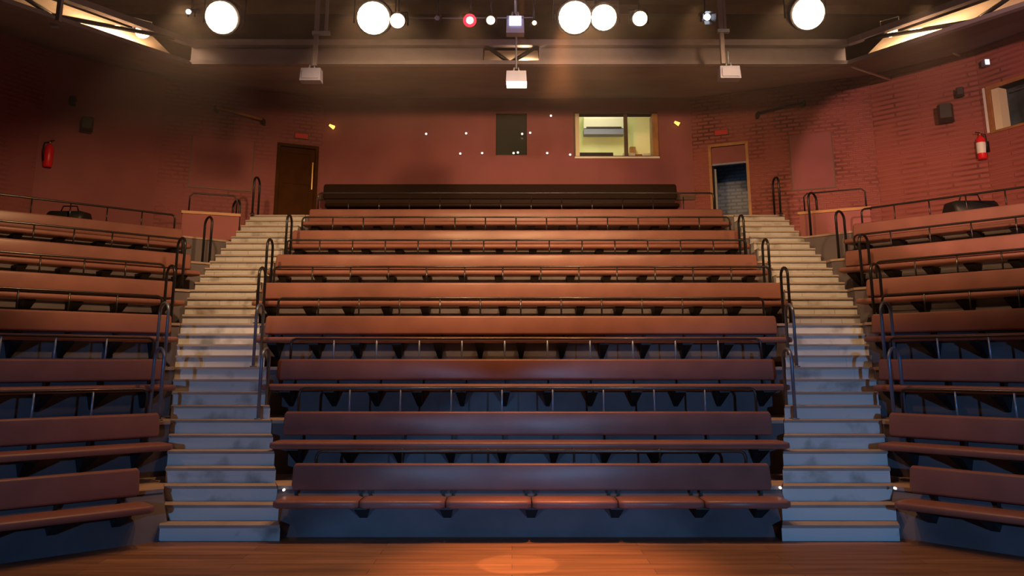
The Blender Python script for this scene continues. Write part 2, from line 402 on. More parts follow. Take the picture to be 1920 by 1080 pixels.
def void_lamp(X, Y, D, power, label, rz=0):
    p = at(X, Y, D); root = empty('flood_lamp', p, rz); tag(root, label, 'lamp')
    MB().tube([(0, .09, .10), (0, .02, .02)], [.07, .12], 14).build('lamp_body', M['black_metal'], root)
    MB().tube([(0, .015, .014), (0, .0, -.004)], [.112, .112], 14).build('lens', M['lens_hot'], root)
    MB().tube([(-.14, .03, .02), (-.14, .05, .22), (.14, .05, .22), (.14, .03, .02)], .01, 6).build('yoke', M['black_metal'], root)
    l = bpy.data.lights.new('void_light', 'POINT'); l.energy = power; l.color = (1, .60, .30); l.shadow_soft_size = .08
    q = bpy.data.objects.new('void_light', l); col.objects.link(q); sx = 1 if p.x > 0 else -1; q.location = p + Vector((sx*.22, -.32, .04)); return root
void_lamp(1668, 58, 12.12, 130, 'round flood lamp glaring against the pale panels of the upper right truss', R(-40))
void_lamp(268, 60, 12.12, 110, 'round flood lamp glaring behind the upper left truss', R(40))

l = bpy.data.lights.new('void_light', 'POINT'); l.energy = 26; l.color = (1, .66, .38); l.shadow_soft_size = .05
q = bpy.data.objects.new('void_light', l); col.objects.link(q); q.location = (at(985, 100, 12.6).x, 12.95, GZ+.22)
# ---------------------------------------------------------------- stairs
def lerp_tab(tab, x):
    if x <= tab[0][0]: return tab[0][1]
    for (a, b), (c, d) in zip(tab, tab[1:]):
        if x <= c: return b+(d-b)*(x-a)/(c-a)
    return tab[-1][1]
SL_OUT = [(8.48, -3.45), (9.39, -3.80), (10.76, -4.36), (11.67, -4.70), (12.59, -4.96), (13.5, -5.03), (20, -5.0)]
SL_IN = [(8.48, -2.27), (9.39, -2.62), (10.76, -3.17), (11.67, -3.57), (12.59, -3.94), (13.5, -3.97), (20, -3.95)]
SR_IN = [(8.48, 2.64), (9.39, 2.99), (10.76, 3.53), (11.67, 3.87), (12.59, 4.2), (13.5, 4.26), (20, 4.24)]
SR_OUT = [(8.48, 3.79), (9.39, 4.14), (10.76, 4.68), (11.67, 4.97), (12.59, 5.22), (13.5, 5.24), (20, 5.18)]
def stairs(tin, tout, label):
    root = empty('staircase', ((lerp_tab(tin, 9)+lerp_tab(tout, 9))/2, 8.5, 0)); tag(root, label, 'stairs', 'aisle staircases')
    ox, oy = root.location.x, root.location.y
    for n in range(1, 32):
        y0 = step_d(n); y1 = step_d(n+1) if n < 31 else y0+.3
        a, b = sorted((lerp_tab(tin, y0), lerp_tab(tout, y0))); c, d = sorted((lerp_tab(tin, y1), lerp_tab(tout, y1)))
        z0 = max(0, step_z(n)-.45); z1 = step_z(n)
        P = lambda z, e=0: [(a-ox, y0-oy-e, z), (b-ox, y0-oy-e, z), (d-ox, y1-oy, z), (c-ox, y1-oy, z)]
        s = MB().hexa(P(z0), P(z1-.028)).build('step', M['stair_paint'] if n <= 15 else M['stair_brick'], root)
        MB().hexa(P(z1-.028, .022), P(z1, .022)).build('tread', M['tread'], s)
stairs(SL_IN, SL_OUT, 'steep pale painted staircase climbing to the closed brown door')
stairs(SR_IN, SR_OUT, 'steep pale painted staircase climbing to the open blue-lit doorway')

# ---------------------------------------------------------------- stepped platforms
def edge_u(tab, V, phi):          # where the stair edge meets the line v = V of a block turned by phi
    best = None; y = 8.0
    while y < 20:
        x = lerp_tab(tab, y); v = x*math.sin(phi)+y*math.cos(phi)
        if v >= V: return x*math.cos(phi)-y*math.sin(phi)
        y += .02
    return x*math.cos(phi)-y*math.sin(phi)
def platforms(phi, vs, ulo, uhi, last_depth, label, ztop):
    root = empty('stepped_platform', (0, 0, 0), -phi); tag(root, label, 'platform', 'stepped seating platforms')
    root.location = Vector((math.sin(phi), math.cos(phi), 0))*vs[0]
    for k in range(len(vs)):
        v0 = vs[k]-vs[0]; v1 = (vs[k+1] if k+1 < len(vs) else vs[k]+last_depth)-vs[0]+.02
        z = TZ[k+1]; zb = max(0, z-.75)
        slope = .27 if k == 0 else 0
        a, b = ulo(vs[k]), uhi(vs[k]); c, d = ulo(v1+vs[0]), uhi(v1+vs[0])
        MB().hexa([(a, v0-slope, zb), (b, v0-slope, zb), (d, v1, zb), (c, v1, zb)], [(a, v0, z-.035), (b, v0, z-.035), (d, v1, z-.035), (c, v1, z-.035)]).build('tier', M['paint'], root)
        MB().hexa([(a, v0-.015, z-.035), (b, v0-.015, z-.035), (d, v1, z-.035), (c, v1, z-.035)], [(a, v0-.015, z), (b, v0-.015, z), (d, v1, z), (c, v1, z)]).build('deck_board', M['deck'], root)
    return root
PHL, PHR = R(-42.8), R(47.3)
HULL = WL[::-1] + WR + [(WR[3][0], -7), (WL[3][0], -7)]
def clear(x, y, m):               # distance inside the room, at least m from every wall
    n = len(HULL)
    for i in range(n):
        (ax, ay), (bx_, by_) = HULL[i], HULL[(i+1) % n]
        L = math.hypot(bx_-ax, by_-ay); cr = ((bx_-ax)*(y-ay)-(by_-ay)*(x-ax))/L
        if cr > -m: return False
    return True
def reach(phi, v, sg, m, top=4.5):   # how far along a row one can go before the wall
    u = 0
    while abs(u) < top and clear(v*math.sin(phi)+(u+sg*.05)*math.cos(phi), v*math.cos(phi)-(u+sg*.05)*math.sin(phi), m): u += sg*.05
    return u

VL = [8.8955+1.0327*(d-9) for d in TD[1:8]]
VR = [9.012+.853*(d-9) for d in TD[1:8]]
platforms(0, TD[1:], lambda v: lerp_tab(SL_IN, v)+.01, lambda v: min(3.9 if v > 16 else 9, lerp_tab(SR_IN, v)-.01), 1.7, 'grey stepped platform carrying the long central benches', TZ)
platforms(PHL, VL, lambda v: reach(PHL, v, -1, .05), lambda v: min(edge_u(SL_OUT, v, PHL)-.01, reach(PHL, v, 1, .05, 8)), 1.3, 'grey stepped platform carrying the angled benches beneath the left wall', TZ)
platforms(PHR, VR, lambda v: max(edge_u(SR_OUT, v, PHR)+.01, reach(PHR, v, -1, .05, 8)), lambda v: reach(PHR, v, 1, .05), 1.6, 'grey stepped platform carrying the angled benches beneath the brick right wall', TZ)
# landing at the top, in front of the doors
mb = MB()
for (x0, x1, y1) in ((-5.0, -3.97, 16.75), (3.95, 5.18, 16.6)): mb.box(x0, x1, TD[8]+.3, y1, TOP-.3, TOP)
o = mb.build('floor_landing', M['tread']); structure(o)
# ---------------------------------------------------------------- benches
def cushion(zt, th, y0, y1):      # rounded slab profile, y0 front, y1 back
    r = th*.42; pts = []
    for (cy, cz, a0) in ((y0+r, zt-th+r, 180), (y1-r, zt-th+r, 270), (y1-r, zt-r, 0), (y0+r, zt-r, 90)):
        for i in range(5):
            a = R(a0+i*22.5); pts.append((cy+r*math.cos(a), cz+r*math.sin(a)))
    return pts
bk = MB()       # folded wedge bracket, wide under the seat, running down to a point on the riser
bk.add([(-.065, 0, .318), (.065, 0, .318), (.065, -.37, .318), (-.065, -.37, .318), (-.065, -.37, .295), (.065, -.37, .295), (-.022, 0, .11), (.022, 0, .11), (-.022, -.03, .11), (.022, -.03, .11)],
       [(3, 2, 1, 0), (4, 5, 2, 3), (5, 4, 8, 9), (6, 7, 9, 8), (0, 1, 7, 6), (4, 3, 0, 6, 8), (2, 5, 9, 7, 1)])
BR = bk.mesh('bracket', M['black'])
ps = MB(); ps.box(-.014, .014, -.10, -.075, .30, .56); ps.box(-.014, .014, -.10, 0, .36, .385)
PO = ps.mesh('post', M['black'])
def back_profile():
    pts = cushion(.70, .26, -.125, -.055)
    pts = cushion(.70, .26, -.13, -.07) if False else None
    r = .028; out = []
    for (cy, cz, a0) in ((-.115, .44+r, 180), (-.085, .44+r, 270), (-.045, .70-r, 0), (-.075, .70-r, 90)):
        for i in range(5):
            a = R(a0+i*22.5); out.append((cy+r*math.cos(a), cz+r*math.sin(a)))
    return out
def bench(phi, V, zb, u0, u1, s0, s1, label, group, pitch=.57, nseat=1, first=.18, split_posts=False):
    um = (u0+u1)/2; e = Vector((math.cos(phi), -math.sin(phi), 0)); n = Vector((math.sin(phi), math.cos(phi), 0))
    root = empty('bench', n*V+e*um+Vector((0, 0, zb)), -phi); tag(root, label, 'bench', group)
    MB().prism(back_profile(), u0-um, u1-um, .02).build('backrest', M['leather'], root)
    w = (s1-s0)/nseat
    for i in range(nseat):
        a = s0+w*i; g = .006 if nseat > 1 else 0
        MB().prism(cushion(.395, .075, -.50, -.13), a-um+g, a+w-um-g, .05).build('seat', M['leather'], root)
    if split_posts:
        xs = [s0+w*i for i in range(1, nseat)]; bx = xs + [s1-.25, s0+.14]
        for x in bx[:-1]: inst('bracket', BR, root, (x-um, 0, 0))
        for x in xs:
            for d in (-.05, .05): inst('post', PO, root, (x-um+d, 0, 0))
        for x in (u0+.04, u1-.1): inst('post', PO, root, (x-um, 0, 0))
    else:
        m = max(1, round((u1-u0-2*first)/pitch))
        for i in range(m+1):
            x = u0+first+(u1-u0-2*first)*i/m
            inst('bracket', BR, root, (x-um, 0, 0)); inst('post', PO, root, (x-um+.03, 0, 0))
    return root
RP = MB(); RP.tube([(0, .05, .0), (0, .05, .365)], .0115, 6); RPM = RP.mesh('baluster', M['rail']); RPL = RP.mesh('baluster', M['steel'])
def rail(phi, V, z, u0, u1, label, h=.37, pitch=.57, low=False):
    um = (u0+u1)/2; e = Vector((math.cos(phi), -math.sin(phi), 0)); n = Vector((math.sin(phi), math.cos(phi), 0))
    root = empty('guard_rail', n*V+e*um+Vector((0, 0, z)), -phi); tag(root, label, 'rail', 'guard rails behind the bench backs')
    a, b = u0-um, u1-um
    pts = [(a, .05, 0), (a, .05, h-.06), (a+.018, .05, h-.018), (a+.06, .05, h), (b-.06, .05, h), (b-.018, .05, h-.018), (b, .05, h-.06), (b, .05, 0)]
    MB().tube(pts, .017, 8).build('handrail', M['rail'], root)
    m = max(2, round((b-a)/pitch))
    for i in range(1, m): inst('baluster', RPL if low else RPM, root, (a+(b-a)*i/m, 0, 0))
    return root
ORD = ['front', 'second', 'third', 'fourth', 'fifth', 'sixth', 'seventh', 'eighth']
BX = [(-2.265, 2.668), (-2.632, 2.994), (-3.0, 3.366), (-3.459, 3.709), (-3.813, 4.117), (-3.9, 4.051), (-3.905, 4.049), (-3.86, 4.014)]
SX = [(-2.36, 2.75), (-2.68, 3.07), (-3.1, 3.42), (-3.5, 3.8), (-3.85, 4.15), (-3.93, 4.12), (-3.92, 4.12), (-3.9, 4.08)]
for k in range(8):
    look = ['with six seat cushions', 'dark purple', 'with blue-grey posts below', 'half in shadow', 'brown', 'lit orange', 'lit orange', 'narrowest looking'][k]
    bench(0, TD[k+1], TZ[k+1]-.6 if k else -.02, *BX[k], *SX[k],
          f'central maroon bench in the {ORD[k]} row up, {look}', 'long central benches', nseat=6 if k == 0 else 1, split_posts=k == 0)
    if k:
        rail(0, TD[k+1], TZ[k+1], BX[k][0]+.12, BX[k][1]-.12, f'steel rail standing behind the {ORD[k]} central bench from the stage', h=.36 if k < 7 else .44, low=k < 3)
rail(0, TD[1], TZ[1], BX[0][0]+.2, BX[0][1]-.2, 'thin steel rail standing behind the front central bench', h=.34, pitch=.85)
UL = [3.05, 3.54, 3.89, 4.28, 4.62, 5.22, 5.41]; UR = [-3.64, -4.13, -4.53, -4.91, -5.29, -5.94, -6.13]
def u_at_px(X, phi, V, z):
    a = X-960; zz = z-EYE; n0, n1, e0, e1 = math.sin(phi), math.cos(phi), math.cos(phi), -math.sin(phi)
    return (F_PX*V*n0-a*(V*n1*math.cos(PITCH)+zz*math.sin(PITCH)))/(a*e1*math.cos(PITCH)-F_PX*e0)
SLX = [278, 314, 320, 326, 340, 370, 352]; SRX = [1690, 1658, 1648, 1630, 1614, 1580, 1590]
for k in range(7):
    zb = TZ[k+1]-.6 if k else -.02
    ol, orr = reach(PHL, VL[k], -1, .3, 4), reach(PHR, VR[k], 1, .3, 4)
    bench(PHL, VL[k], zb, ol, UL[k], ol, u_at_px(SLX[k], PHL, VL[k]-.3, zb+.38),
          f'angled maroon bench beneath the left wall, {ORD[k]} row from the stage', 'angled benches of the left block', first=.2)
    bench(PHR, VR[k], zb, UR[k], orr, u_at_px(SRX[k], PHR, VR[k]-.3, zb+.38), orr,
          f'angled maroon bench beneath the right wall, {ORD[k]} row from the stage', 'angled benches of the right block', first=.2)
    if k:
        rail(PHL, VL[k], TZ[k+1], ol, UL[k]-.1, f'steel rail behind the {ORD[k]} angled bench of the left block', h=.36, low=k < 3)
        rail(PHR, VR[k], TZ[k+1], UR[k]+.1, orr, f'steel rail behind the {ORD[k]} angled bench of the right block', h=.36, low=k < 3)
# rear bench against the back wall, its shadow put into the colour
root = empty('bench', (-.2, 16.75, TOP)); tag(root, 'bench in painted shade on the top level against the rear wall', 'bench')
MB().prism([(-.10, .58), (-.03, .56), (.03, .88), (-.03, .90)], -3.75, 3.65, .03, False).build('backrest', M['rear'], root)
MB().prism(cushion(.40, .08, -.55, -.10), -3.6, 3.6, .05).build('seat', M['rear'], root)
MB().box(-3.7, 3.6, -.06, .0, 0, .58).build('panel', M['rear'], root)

# ---------------------------------------------------------------- hooped handrails at the aisle ends
def hoop(x, y, z, label, gap=.30, h=.82, lean=0.06, m='black_metal', rz=0):
    root = empty('hoop_handrail', (x, y, z), rz); tag(root, label, 'handrail', 'hooped handrails beside the stairs')
    pts = [(0, 0, 0), (0, 0, h-.13)] + [(0, gap/2-gap/2*math.cos(R(a)), h-.13+.13*math.sin(R(a))) for a in range(15, 180, 15)] + [(0, gap, h-.13), (0, gap, 0)]
    MB().tube(pts, .021, 10).build('tube', M[m], root)
    for yy in (0, gap): MB().tube([(0, yy, 0), (0, yy, .015)], .045, 12).build('foot_plate', M[m], root)
    return root
def hp(x, k, dy=.12): return (x, TD[k]+dy, TZ[k])
for k, x in ((2, -3.00), (3, -3.38), (4, -3.66), (5, -3.85), (6, -3.82)):
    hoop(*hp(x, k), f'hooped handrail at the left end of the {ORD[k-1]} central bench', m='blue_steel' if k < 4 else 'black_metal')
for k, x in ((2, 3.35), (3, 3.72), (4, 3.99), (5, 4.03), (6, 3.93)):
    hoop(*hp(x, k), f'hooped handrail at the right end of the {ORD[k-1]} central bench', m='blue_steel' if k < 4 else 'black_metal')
def side_hoop(phi, V, u, z, label, m, e=0):
    p = Vector((math.sin(phi), math.cos(phi), 0))*(V+.1) + Vector((math.cos(phi), -math.sin(phi), 0))*u
    hoop(p.x, p.y, z, label, m=m, rz=-phi)
for k in range(1, 7):
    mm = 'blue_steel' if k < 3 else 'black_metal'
    side_hoop(PHL, VL[k], edge_u(SL_OUT, VL[k], PHL)-.10, TZ[k+1], f'hooped handrail at the stair end of the {ORD[k]} left-block bench', mm)
    side_hoop(PHR, VR[k], edge_u(SR_OUT, VR[k], PHR)+.10, TZ[k+1], f'hooped handrail at the stair end of the {ORD[k]} right-block bench', mm)
# hoops and parapets beside the top landing
for x, lab in ((-4.95, 'hooped handrail on the outer edge of the top landing by the closed brown door'), (5.12, 'hooped handrail on the outer edge of the top landing by the open doorway')):
    hoop(x, TD[8]-.1, TOP, lab, gap=.35, h=.75)
def parapet(p, q, z0, z1, label):
    p = Vector((*p, 0)); q = Vector((*q, 0)); L = (q-p).length
    root = empty('parapet', (p.x, p.y, z0), math.atan2(q.y-p.y, q.x-p.x)); tag(root, label, 'parapet')
    MB().box(0, L, 0, .08, 0, z1-z0-.05).build('panel', M['plaster'], root)
    MB().box(-.02, L+.02, -.02, .10, z1-z0-.05, z1-z0).build('coping', M['wood'], root)
    MB().tube([(.1, .04, z1-z0), (.1, .04, z1-z0+.28), (.16, .04, z1-z0+.34), (L-.12, .04, z1-z0+.34), (L-.06, .04, z1-z0+.28), (L-.06, .04, z1-z0)], .014, 8).build('rail', M['black_metal'], root)
parapet((5.28, 14.75), (6.35, 14.2), 3.92, 4.42, 'low maroon parapet with a rail between the top of the right stairs and the benches')
parapet((-6.0, 14.6), (-5.08, 14.95), 3.92, 4.42, 'low maroon parapet with a rail between the top of the left stairs and the benches')

# small round aisle lights, self-glowing discs on the front platform
def aisle_light(X, Y, D, label):
    p = at(X, Y, D); o = MB().tube([(0, 0, 0), (0, -.03, 0)], [.013, .013], 10).build('step_light', M['pin']); o.location = p
    tag(o, label, 'step light', 'small aisle lights')
aisle_light(533, 918, 8.90, 'tiny round aisle light on the front platform by the left stairs')
aisle_light(1462, 914, 8.90, 'tiny round aisle light on the front platform inside the right stairs')
aisle_light(1677, 915, 8.75, 'tiny round aisle light on the front platform outside the right stairs')

# ---------------------------------------------------------------- doors, windows, booth
def frame_on(wallA, wallB, x0, x1, z0, z1, name, fm, wdt=.07, dep=.10, bottom=False, proud=.03):
    a = Vector((wallA[0], wallA[1], 0)); b = Vector((wallB[0], wallB[1], 0)); ang = math.atan2(b.y-a.y, b.x-a.x)
    nrm = Vector((-math.sin(ang), math.cos(ang), 0)); s = 1 if nrm.dot(a) > 0 else -1     # +s is outward
    root = empty(name, a, ang)
    ya, yb = sorted((-s*proud, s*dep))
    mb = MB(); mb.box(x0-wdt, x0, ya, yb, z0, z1+wdt); mb.box(x1, x1+wdt, ya, yb, z0, z1+wdt); mb.box(x0, x1, ya, yb, z1, z1+wdt)
    if bottom: mb.box(x0-wdt, x1+wdt, ya, yb, z0-wdt*.6, z0)
    f = mb.build('frame', fm, root); return root, s, ang
# open doorway at the head of the right stairs
root, s, ang = frame_on(WR[0], WR[1], *dr, 'door_1', M['wood'], .06, .25); structure(root)
x0, x1, z0, z1 = dr
MB().box(x0, x1, min(0, s*.05)+s*.05, max(0, s*.05)+s*.05, z1-.36, z1).build('transom_panel', M['plaster'], root)
MB().box(x0, x1, s*.04 if s > 0 else -.12, .12 if s > 0 else -.04, z1-.40, z1-.36).build('transom_bar', M['grey_metal'], root)
lf = MB().box(0, .9, -.02, .02, 0, z1-.42-z0).build('door_leaf', M['corridor'], root); lf.location = (x0+.02, s*.28, z0); lf.rotation_euler = (0, 0, s*R(99))
MB().tube([(.8, -.03, .95), (.8, -.09, .95), (.7, -.09, .95)], .012, 6).build('door_handle', M['grey_metal'], lf)
# corridor beyond
cor = empty('corridor', (WR[0][0], WR[0][1], 0), ang); structure(cor)
MB().box(-.4, 3.0, s*1.7 if s > 0 else -1.8, 1.8 if s > 0 else s*1.7, TOP-.1, 7.0).build('wall_corridor', M['corridor_brick'], cor)
MB().box(-.5, 3.0, min(.25*s, 1.8*s), max(.25*s, 1.8*s), TOP-.1, TOP).build('floor_corridor', M['tread'], cor)
MB().box(-.5, 3.0, min(.25*s, 1.8*s), max(.25*s, 1.8*s), 6.9, 7.0).build('ceiling_corridor', M['soffit'], cor)
MB().box(-.5, -.4, min(.25*s, 1.8*s), max(.25*s, 1.8*s), TOP, 7.0).build('wall_corridor_end', M['corridor'], cor)
MB().box(3.0, 3.1, min(.25*s, 1.8*s), max(.25*s, 1.8*s), TOP, 7.0).build('wall_corridor_far_end', M['corridor'], cor)
pc = Vector((WR[0][0], WR[0][1], 0)) + Matrix.Rotation(ang, 3, 'Z') @ Vector((x0+1.7, s*.8, 6.2))
spot('corridor_blue', pc, pc+Vector((-.8, 1.0, -1.0)), 2.5, (.35, .6, 1), 120, .6, .1)
pc2 = Vector((WR[0][0], WR[0][1], 0)) + Matrix.Rotation(ang, 3, 'Z') @ Vector(((x0+x1)/2+.9, s*1.0, 5.4))
spot('corridor_warm', pc2, pc2+Matrix.Rotation(ang, 3, 'Z') @ Vector((-1.05, s*.7, -.05)), 26, (1, .55, .24), 36, .5, .03)
pc3 = Vector((WR[0][0], WR[0][1], 0)) + Matrix.Rotation(ang, 3, 'Z') @ Vector((x0-.3, s*1.1, 5.6))
spot('corridor_cold', pc3, pc3+Vector((.5, .2, -.1)), 1.5, (.6, .8, 1), 90, .5, .03)
# closed door at the head of the left stairs
root, s, ang = frame_on(WL[0], WL[1], *dl, 'door_2', M['door'], .07, .2); structure(root)
x0, x1, z0, z1 = dl
lf = MB().box(x0, x1, min(s*.06, s*.11), max(s*.06, s*.11), z0, z1).build('door_leaf', M['door'], root)
ys = sorted((s*.045, s*.06))
mb = MB(); mb.box(x0, x0+.1, *ys, z0, z1); mb.box(x1-.1, x1, *ys, z0, z1); mb.box(x0+.1, x1-.1, *ys, z1-.12, z1); mb.box(x0+.1, x1-.1, *ys, z0+1.0, z0+1.15)
mb.build('door_panelling', M['door'], lf)
MB().box(x0+.03, x0+.05, min(s*.02, s*.045), max(s*.02, s*.045), z0+.9, z0+1.5).build('door_handle', M['brass'], lf)

# booth window in the back wall
x0, x1, z0, z1 = bw
root, s, ang = frame_on(A, B, x0, x1, z0, z1, 'window_1', M['skirt'], .04, .25, True, .02); structure(root)
MB().box(x0+1.08, x0+1.16, .02, .09, z0, z1).build('mullion', M['skirt'], root)
MB().box(x0, x0+.09, .0, .24, z0, z1).build('jamb_panel', M['cream'], root)
MB().box(x1-.1, x1+.02, -.12, .24, z0-.02, z1-.04).build('shutter', M['wood'], root)
MB().box(x0-.02, x1+.05, -.06, .5, z0-.06, z0-.02).build('sill', M['white'], root)
bx, by = A[0], A[1]
def bbox(name, m, a, b, c, d, e, f, kind=True):
    o = MB().box(a, b, c, d, e, f).build(name, m); o.location = (bx, by, 0)
    if kind: structure(o)
    return o
bbox('wall_booth_back', M['green_wall'], x0-1.2, x0+1.75, 2.6, 2.7, 4.4, 8.7)
bbox('wall_booth_cream', M['cream'], x0+1.75, x1+1.2, 2.6, 2.7, 4.4, 8.7)
bbox('wall_booth_left', M['green_wall'], x0-.15, x0-.05, .25, 2.6, 4.4, 8.7)
bbox('wall_booth_right', M['cream'], x1+.3, x1+.4, .25, 2.6, 4.4, 8.7)
bbox('ceiling_booth', M['cream'], x0-.3, x1+.5, .25, 2.7, z1+1.25, z1+1.35)
bbox('floor_booth', M['skirt'], x0-.3, x1+.5, .25, 2.7, z0-.95, z0-.85)
o = bbox('door_3', M['wood'], x1-.22, x1-.08, 2.45, 2.6, z0-.85, z1-.1)
l = bpy.data.lights.new('booth_light', 'AREA'); l.energy = 30; l.color = (1, .90, .56); l.size = .8; l.shape = 'SQUARE'
q = bpy.data.objects.new('booth_light', l); col.objects.link(q); q.location = (bx+(x0+x1)/2-.2, by+1.2, z1+1.2)
# air conditioner
pa = at(1131, 245, by+2.5); root = empty('air_conditioner', (pa.x, by+2.6, pa.z)); tag(root, 'white wall air conditioner inside the lit control booth', 'air conditioner')
MB().prism([(-.26, .02), (0, 0), (0, .34), (-.24, .34), (-.28, .25)], -.5, .5, 0, False).build('casing', M['white'], root)
MB().box(-.5, .5, -.27, -.05, -.14, .0).build('vent', M['grey_metal'], root)
MB().box(-.44, .44, -.285, -.26, .015, .05).build('louvre', M['black'], root)
# mixing desk at the booth window
root = empty('control_desk', (bx+(x0+x1)/2, by+.62, z0)); tag(root, 'dark control desk just inside the lit booth window', 'desk')
MB().box(-.85, .95, -.28, .3, .0, .10).build('desk_top', M['skirt'], root)
MB().box(-.80, .0, -.1, .2, .10, .22).build('console', M['black'], root)
for i, (xx, ww_, hh) in enumerate(((.35, .14, .10), (.55, .1, .07), (.78, .12, .09))):
    o = MB().prism([(-.1, 0), (.08, 0), (.06, .04), (-.08, hh)], -ww_, ww_, .01, False).build('script_folder', M['white'] if i != 1 else M['wood'])
    o.location = (bx+(x0+x1)/2+xx, by+.55, z0+.10)
    tag(o, ['white papers lying open at the booth window beside the mullion', 'brown folder lying between the papers at the booth window', 'white papers at the shutter end of the booth window'][i], 'papers')
# dark window
x0, x1, z0, z1 = dw
root, s, ang = frame_on(A, B, x0, x1, z0, z1, 'window_2', M['plaster'], .03, .2, True, .01); structure(root)
MB().box(x0, x1, .08, .10, z0, z1).build('pane', M['dark_glass'], root)
MB().box(x0-.2, x1+.2, .5, .52, z0-.2, z1+.2).build('blind', M['soffit'], root)
MB().box(x0+.03, x0+.25, .16, .28, z0+.46, z0+.50).build('shelf', M['grey_metal'], root)
# window in the right wall with a dark curtain
a_, b_ = WR[2], WR[3]; x0, x1, z0, z1 = sw
root, s, ang = frame_on(a_, b_, x0, x1, z0, z1, 'window_3', M['wood'], .07, .25, True); structure(root)
ys = lambda p, q: (min(s*p, s*q), max(s*p, s*q))
MB().box(x0, x0+.14, *ys(.02, .24), z0, z1).build('jamb_panel', M['cream'], root)
mb = MB(); n = 40; pts = []
for i in range(n+1): pts.append((x0+.1+(x1-x0-.2)*i/n, s*(.28+.04*math.sin(i*1.3))))
vs = [(p[0], p[1], z0-.1) for p in pts]+[(p[0], p[1], z1+.1) for p in pts]
mb.add(vs, [(i, i+1, i+n+2, i+n+1) for i in range(n)], True); mb.build('curtain', M['curtain'], root)
MB().tube([(x0+.3, s*.15, z1-.1), (x1-.2, s*.15, z1-.1)], .015, 6).build('curtain_rail', M['grey_metal'], root)
# pier with rough pale paint beside it
def place_on(a, b, X, Y, off=0): return on_wall(X, Y, a, b, off)
pp = place_on(WR[2], WR[3], 1829, 160); pq = place_on(WR[2], WR[3], 1846, 262)

# plaster panels set in the brickwork
def wall_panel(a, b, X0, Y0, X1, Y1, name, m, label=None, t=.012, edge=True):
    p = on_wall(X0, Y0, a, b); q = on_wall(X1, Y1, a, b); av = Vector((a[0], a[1], 0)); bv = Vector((b[0], b[1], 0)); ang = math.atan2(bv.y-av.y, bv.x-av.x)
    nrm = Vector((-math.sin(ang), math.cos(ang), 0)); s = 1 if nrm.dot(av) > 0 else -1
    u0, u1 = sorted((local(a, b, p), local(a, b, q))); z0, z1 = sorted((p.z, q.z))
    root = empty(name, av, ang); structure(root)
    MB().box(u0, u1, *sorted((0, -s*t)), z0, z1).build('panel', m, root)
    if edge:
        mb = MB(); yy = sorted((-s*.002, -s*(t+.004)))
        for (c, d, e, f) in ((u0-.02, u0, z0-.02, z1), (u1, u1+.02, z0-.02, z1), (u0, u1, z0-.02, z0)): mb.box(c, d, *yy, e, f)
        mb.build('dark_outline', M['skirt'], root)  # dark strips outlining the panel on three sides
    return root
wall_panel(WR[0], WR[1], 1480, 255, 1566, 350, 'trim_4', M['plaster'])
wall_panel(WL[0], WL[1], 362, 255, 470, 358, 'trim_5', M['plaster'])
wall_panel(WR[2], WR[3], 1846, 165, 1852, 250, 'trim_6', M['white'], edge=False)
# skirting shelf line along the back wall
o = MB().box(0, B[0]-A[0], -.04, 0, 5.15, 5.25).build('trim_7', M['skirt']); o.location = (A[0], A[1], 0); structure(o)

# exit signs
def wall_box(a, b, X, Y, w_, h_, d_, m, name, label, cat, group=None, roll=0):
    p = on_wall(X, Y, a, b); ang = math.atan2(b[1]-a[1], b[0]-a[0]); av = Vector((a[0], a[1], 0))
    nrm = Vector((-math.sin(ang), math.cos(ang), 0)); s = 1 if nrm.dot(av) > 0 else -1
    root = empty(name, p, ang); tag(root, label, cat, group)
    return root, s
root, s = wall_box(WR[0], WR[1], 1353, 249, .3, .13, .05, None, 'exit_sign', 'small red exit sign above the open doorway', 'sign')
MB().box(-.15, .15, *sorted((0, -s*.05)), -.065, .065).build('housing', M['skirt'], root); MB().box(-.135, .135, *sorted((-s*.05, -s*.056)), -.05, .05).build('face', M['sign'], root)
root, s = wall_box(WL[0], WL[1], 565, 256, .3, .13, .05, None, 'exit_sign', 'small red exit sign above the closed brown door', 'sign')
MB().box(-.15, .15, *sorted((0, -s*.05)), -.065, .065).build('housing', M['skirt'], root); MB().box(-.135, .135, *sorted((-s*.05, -s*.056)), -.05, .05).build('face', M['sign'], root)

# fire extinguishers
def extinguisher(a, b, X, Y, label, band):
    root, s = wall_box(a, b, X, Y, 0, 0, 0, None, 'fire_extinguisher', label, 'fire extinguisher')
    y = -s*.10
    MB().tube([(0, y, -.23), (0, y, -.21), (0, y, .12), (0, y, .165), (0, y, .20), (0, y, .22)], [.065, .08, .08, .062, .03, .025], 18).build('cylinder', M['red'], root)
    MB().tube([(0, y, .22), (0, y, .26)], .02, 10).build('valve', M['brass'], root)
    MB().box(-.012, .012, min(y, y-s*.11), max(y, y-s*.11), .262, .275).build('handle', M['black'], root)
    MB().tube([(.02, y, .245), (.10, y, .22), (.115, y, .05), (.09, y, -.12)], .010, 8).build('hose', M['black'], root)
    if band:
        MB().tube([(0, y, -.12), (0, y, .08)], .082, 18, False).build('label_band', M['white'], root)
    MB().box(-.09, .09, *sorted((0, -s*.02)), -.1, .1).build('wall_bracket', M['black'], root)
    return root
ex_r = extinguisher(WR[2], WR[3], 1847, 277, 'red fire extinguisher with a white label on the pier by the curtained window', True)
ex_l = extinguisher(WL[2], WL[3], 84, 292, 'red fire extinguisher on the dim left wall', False)

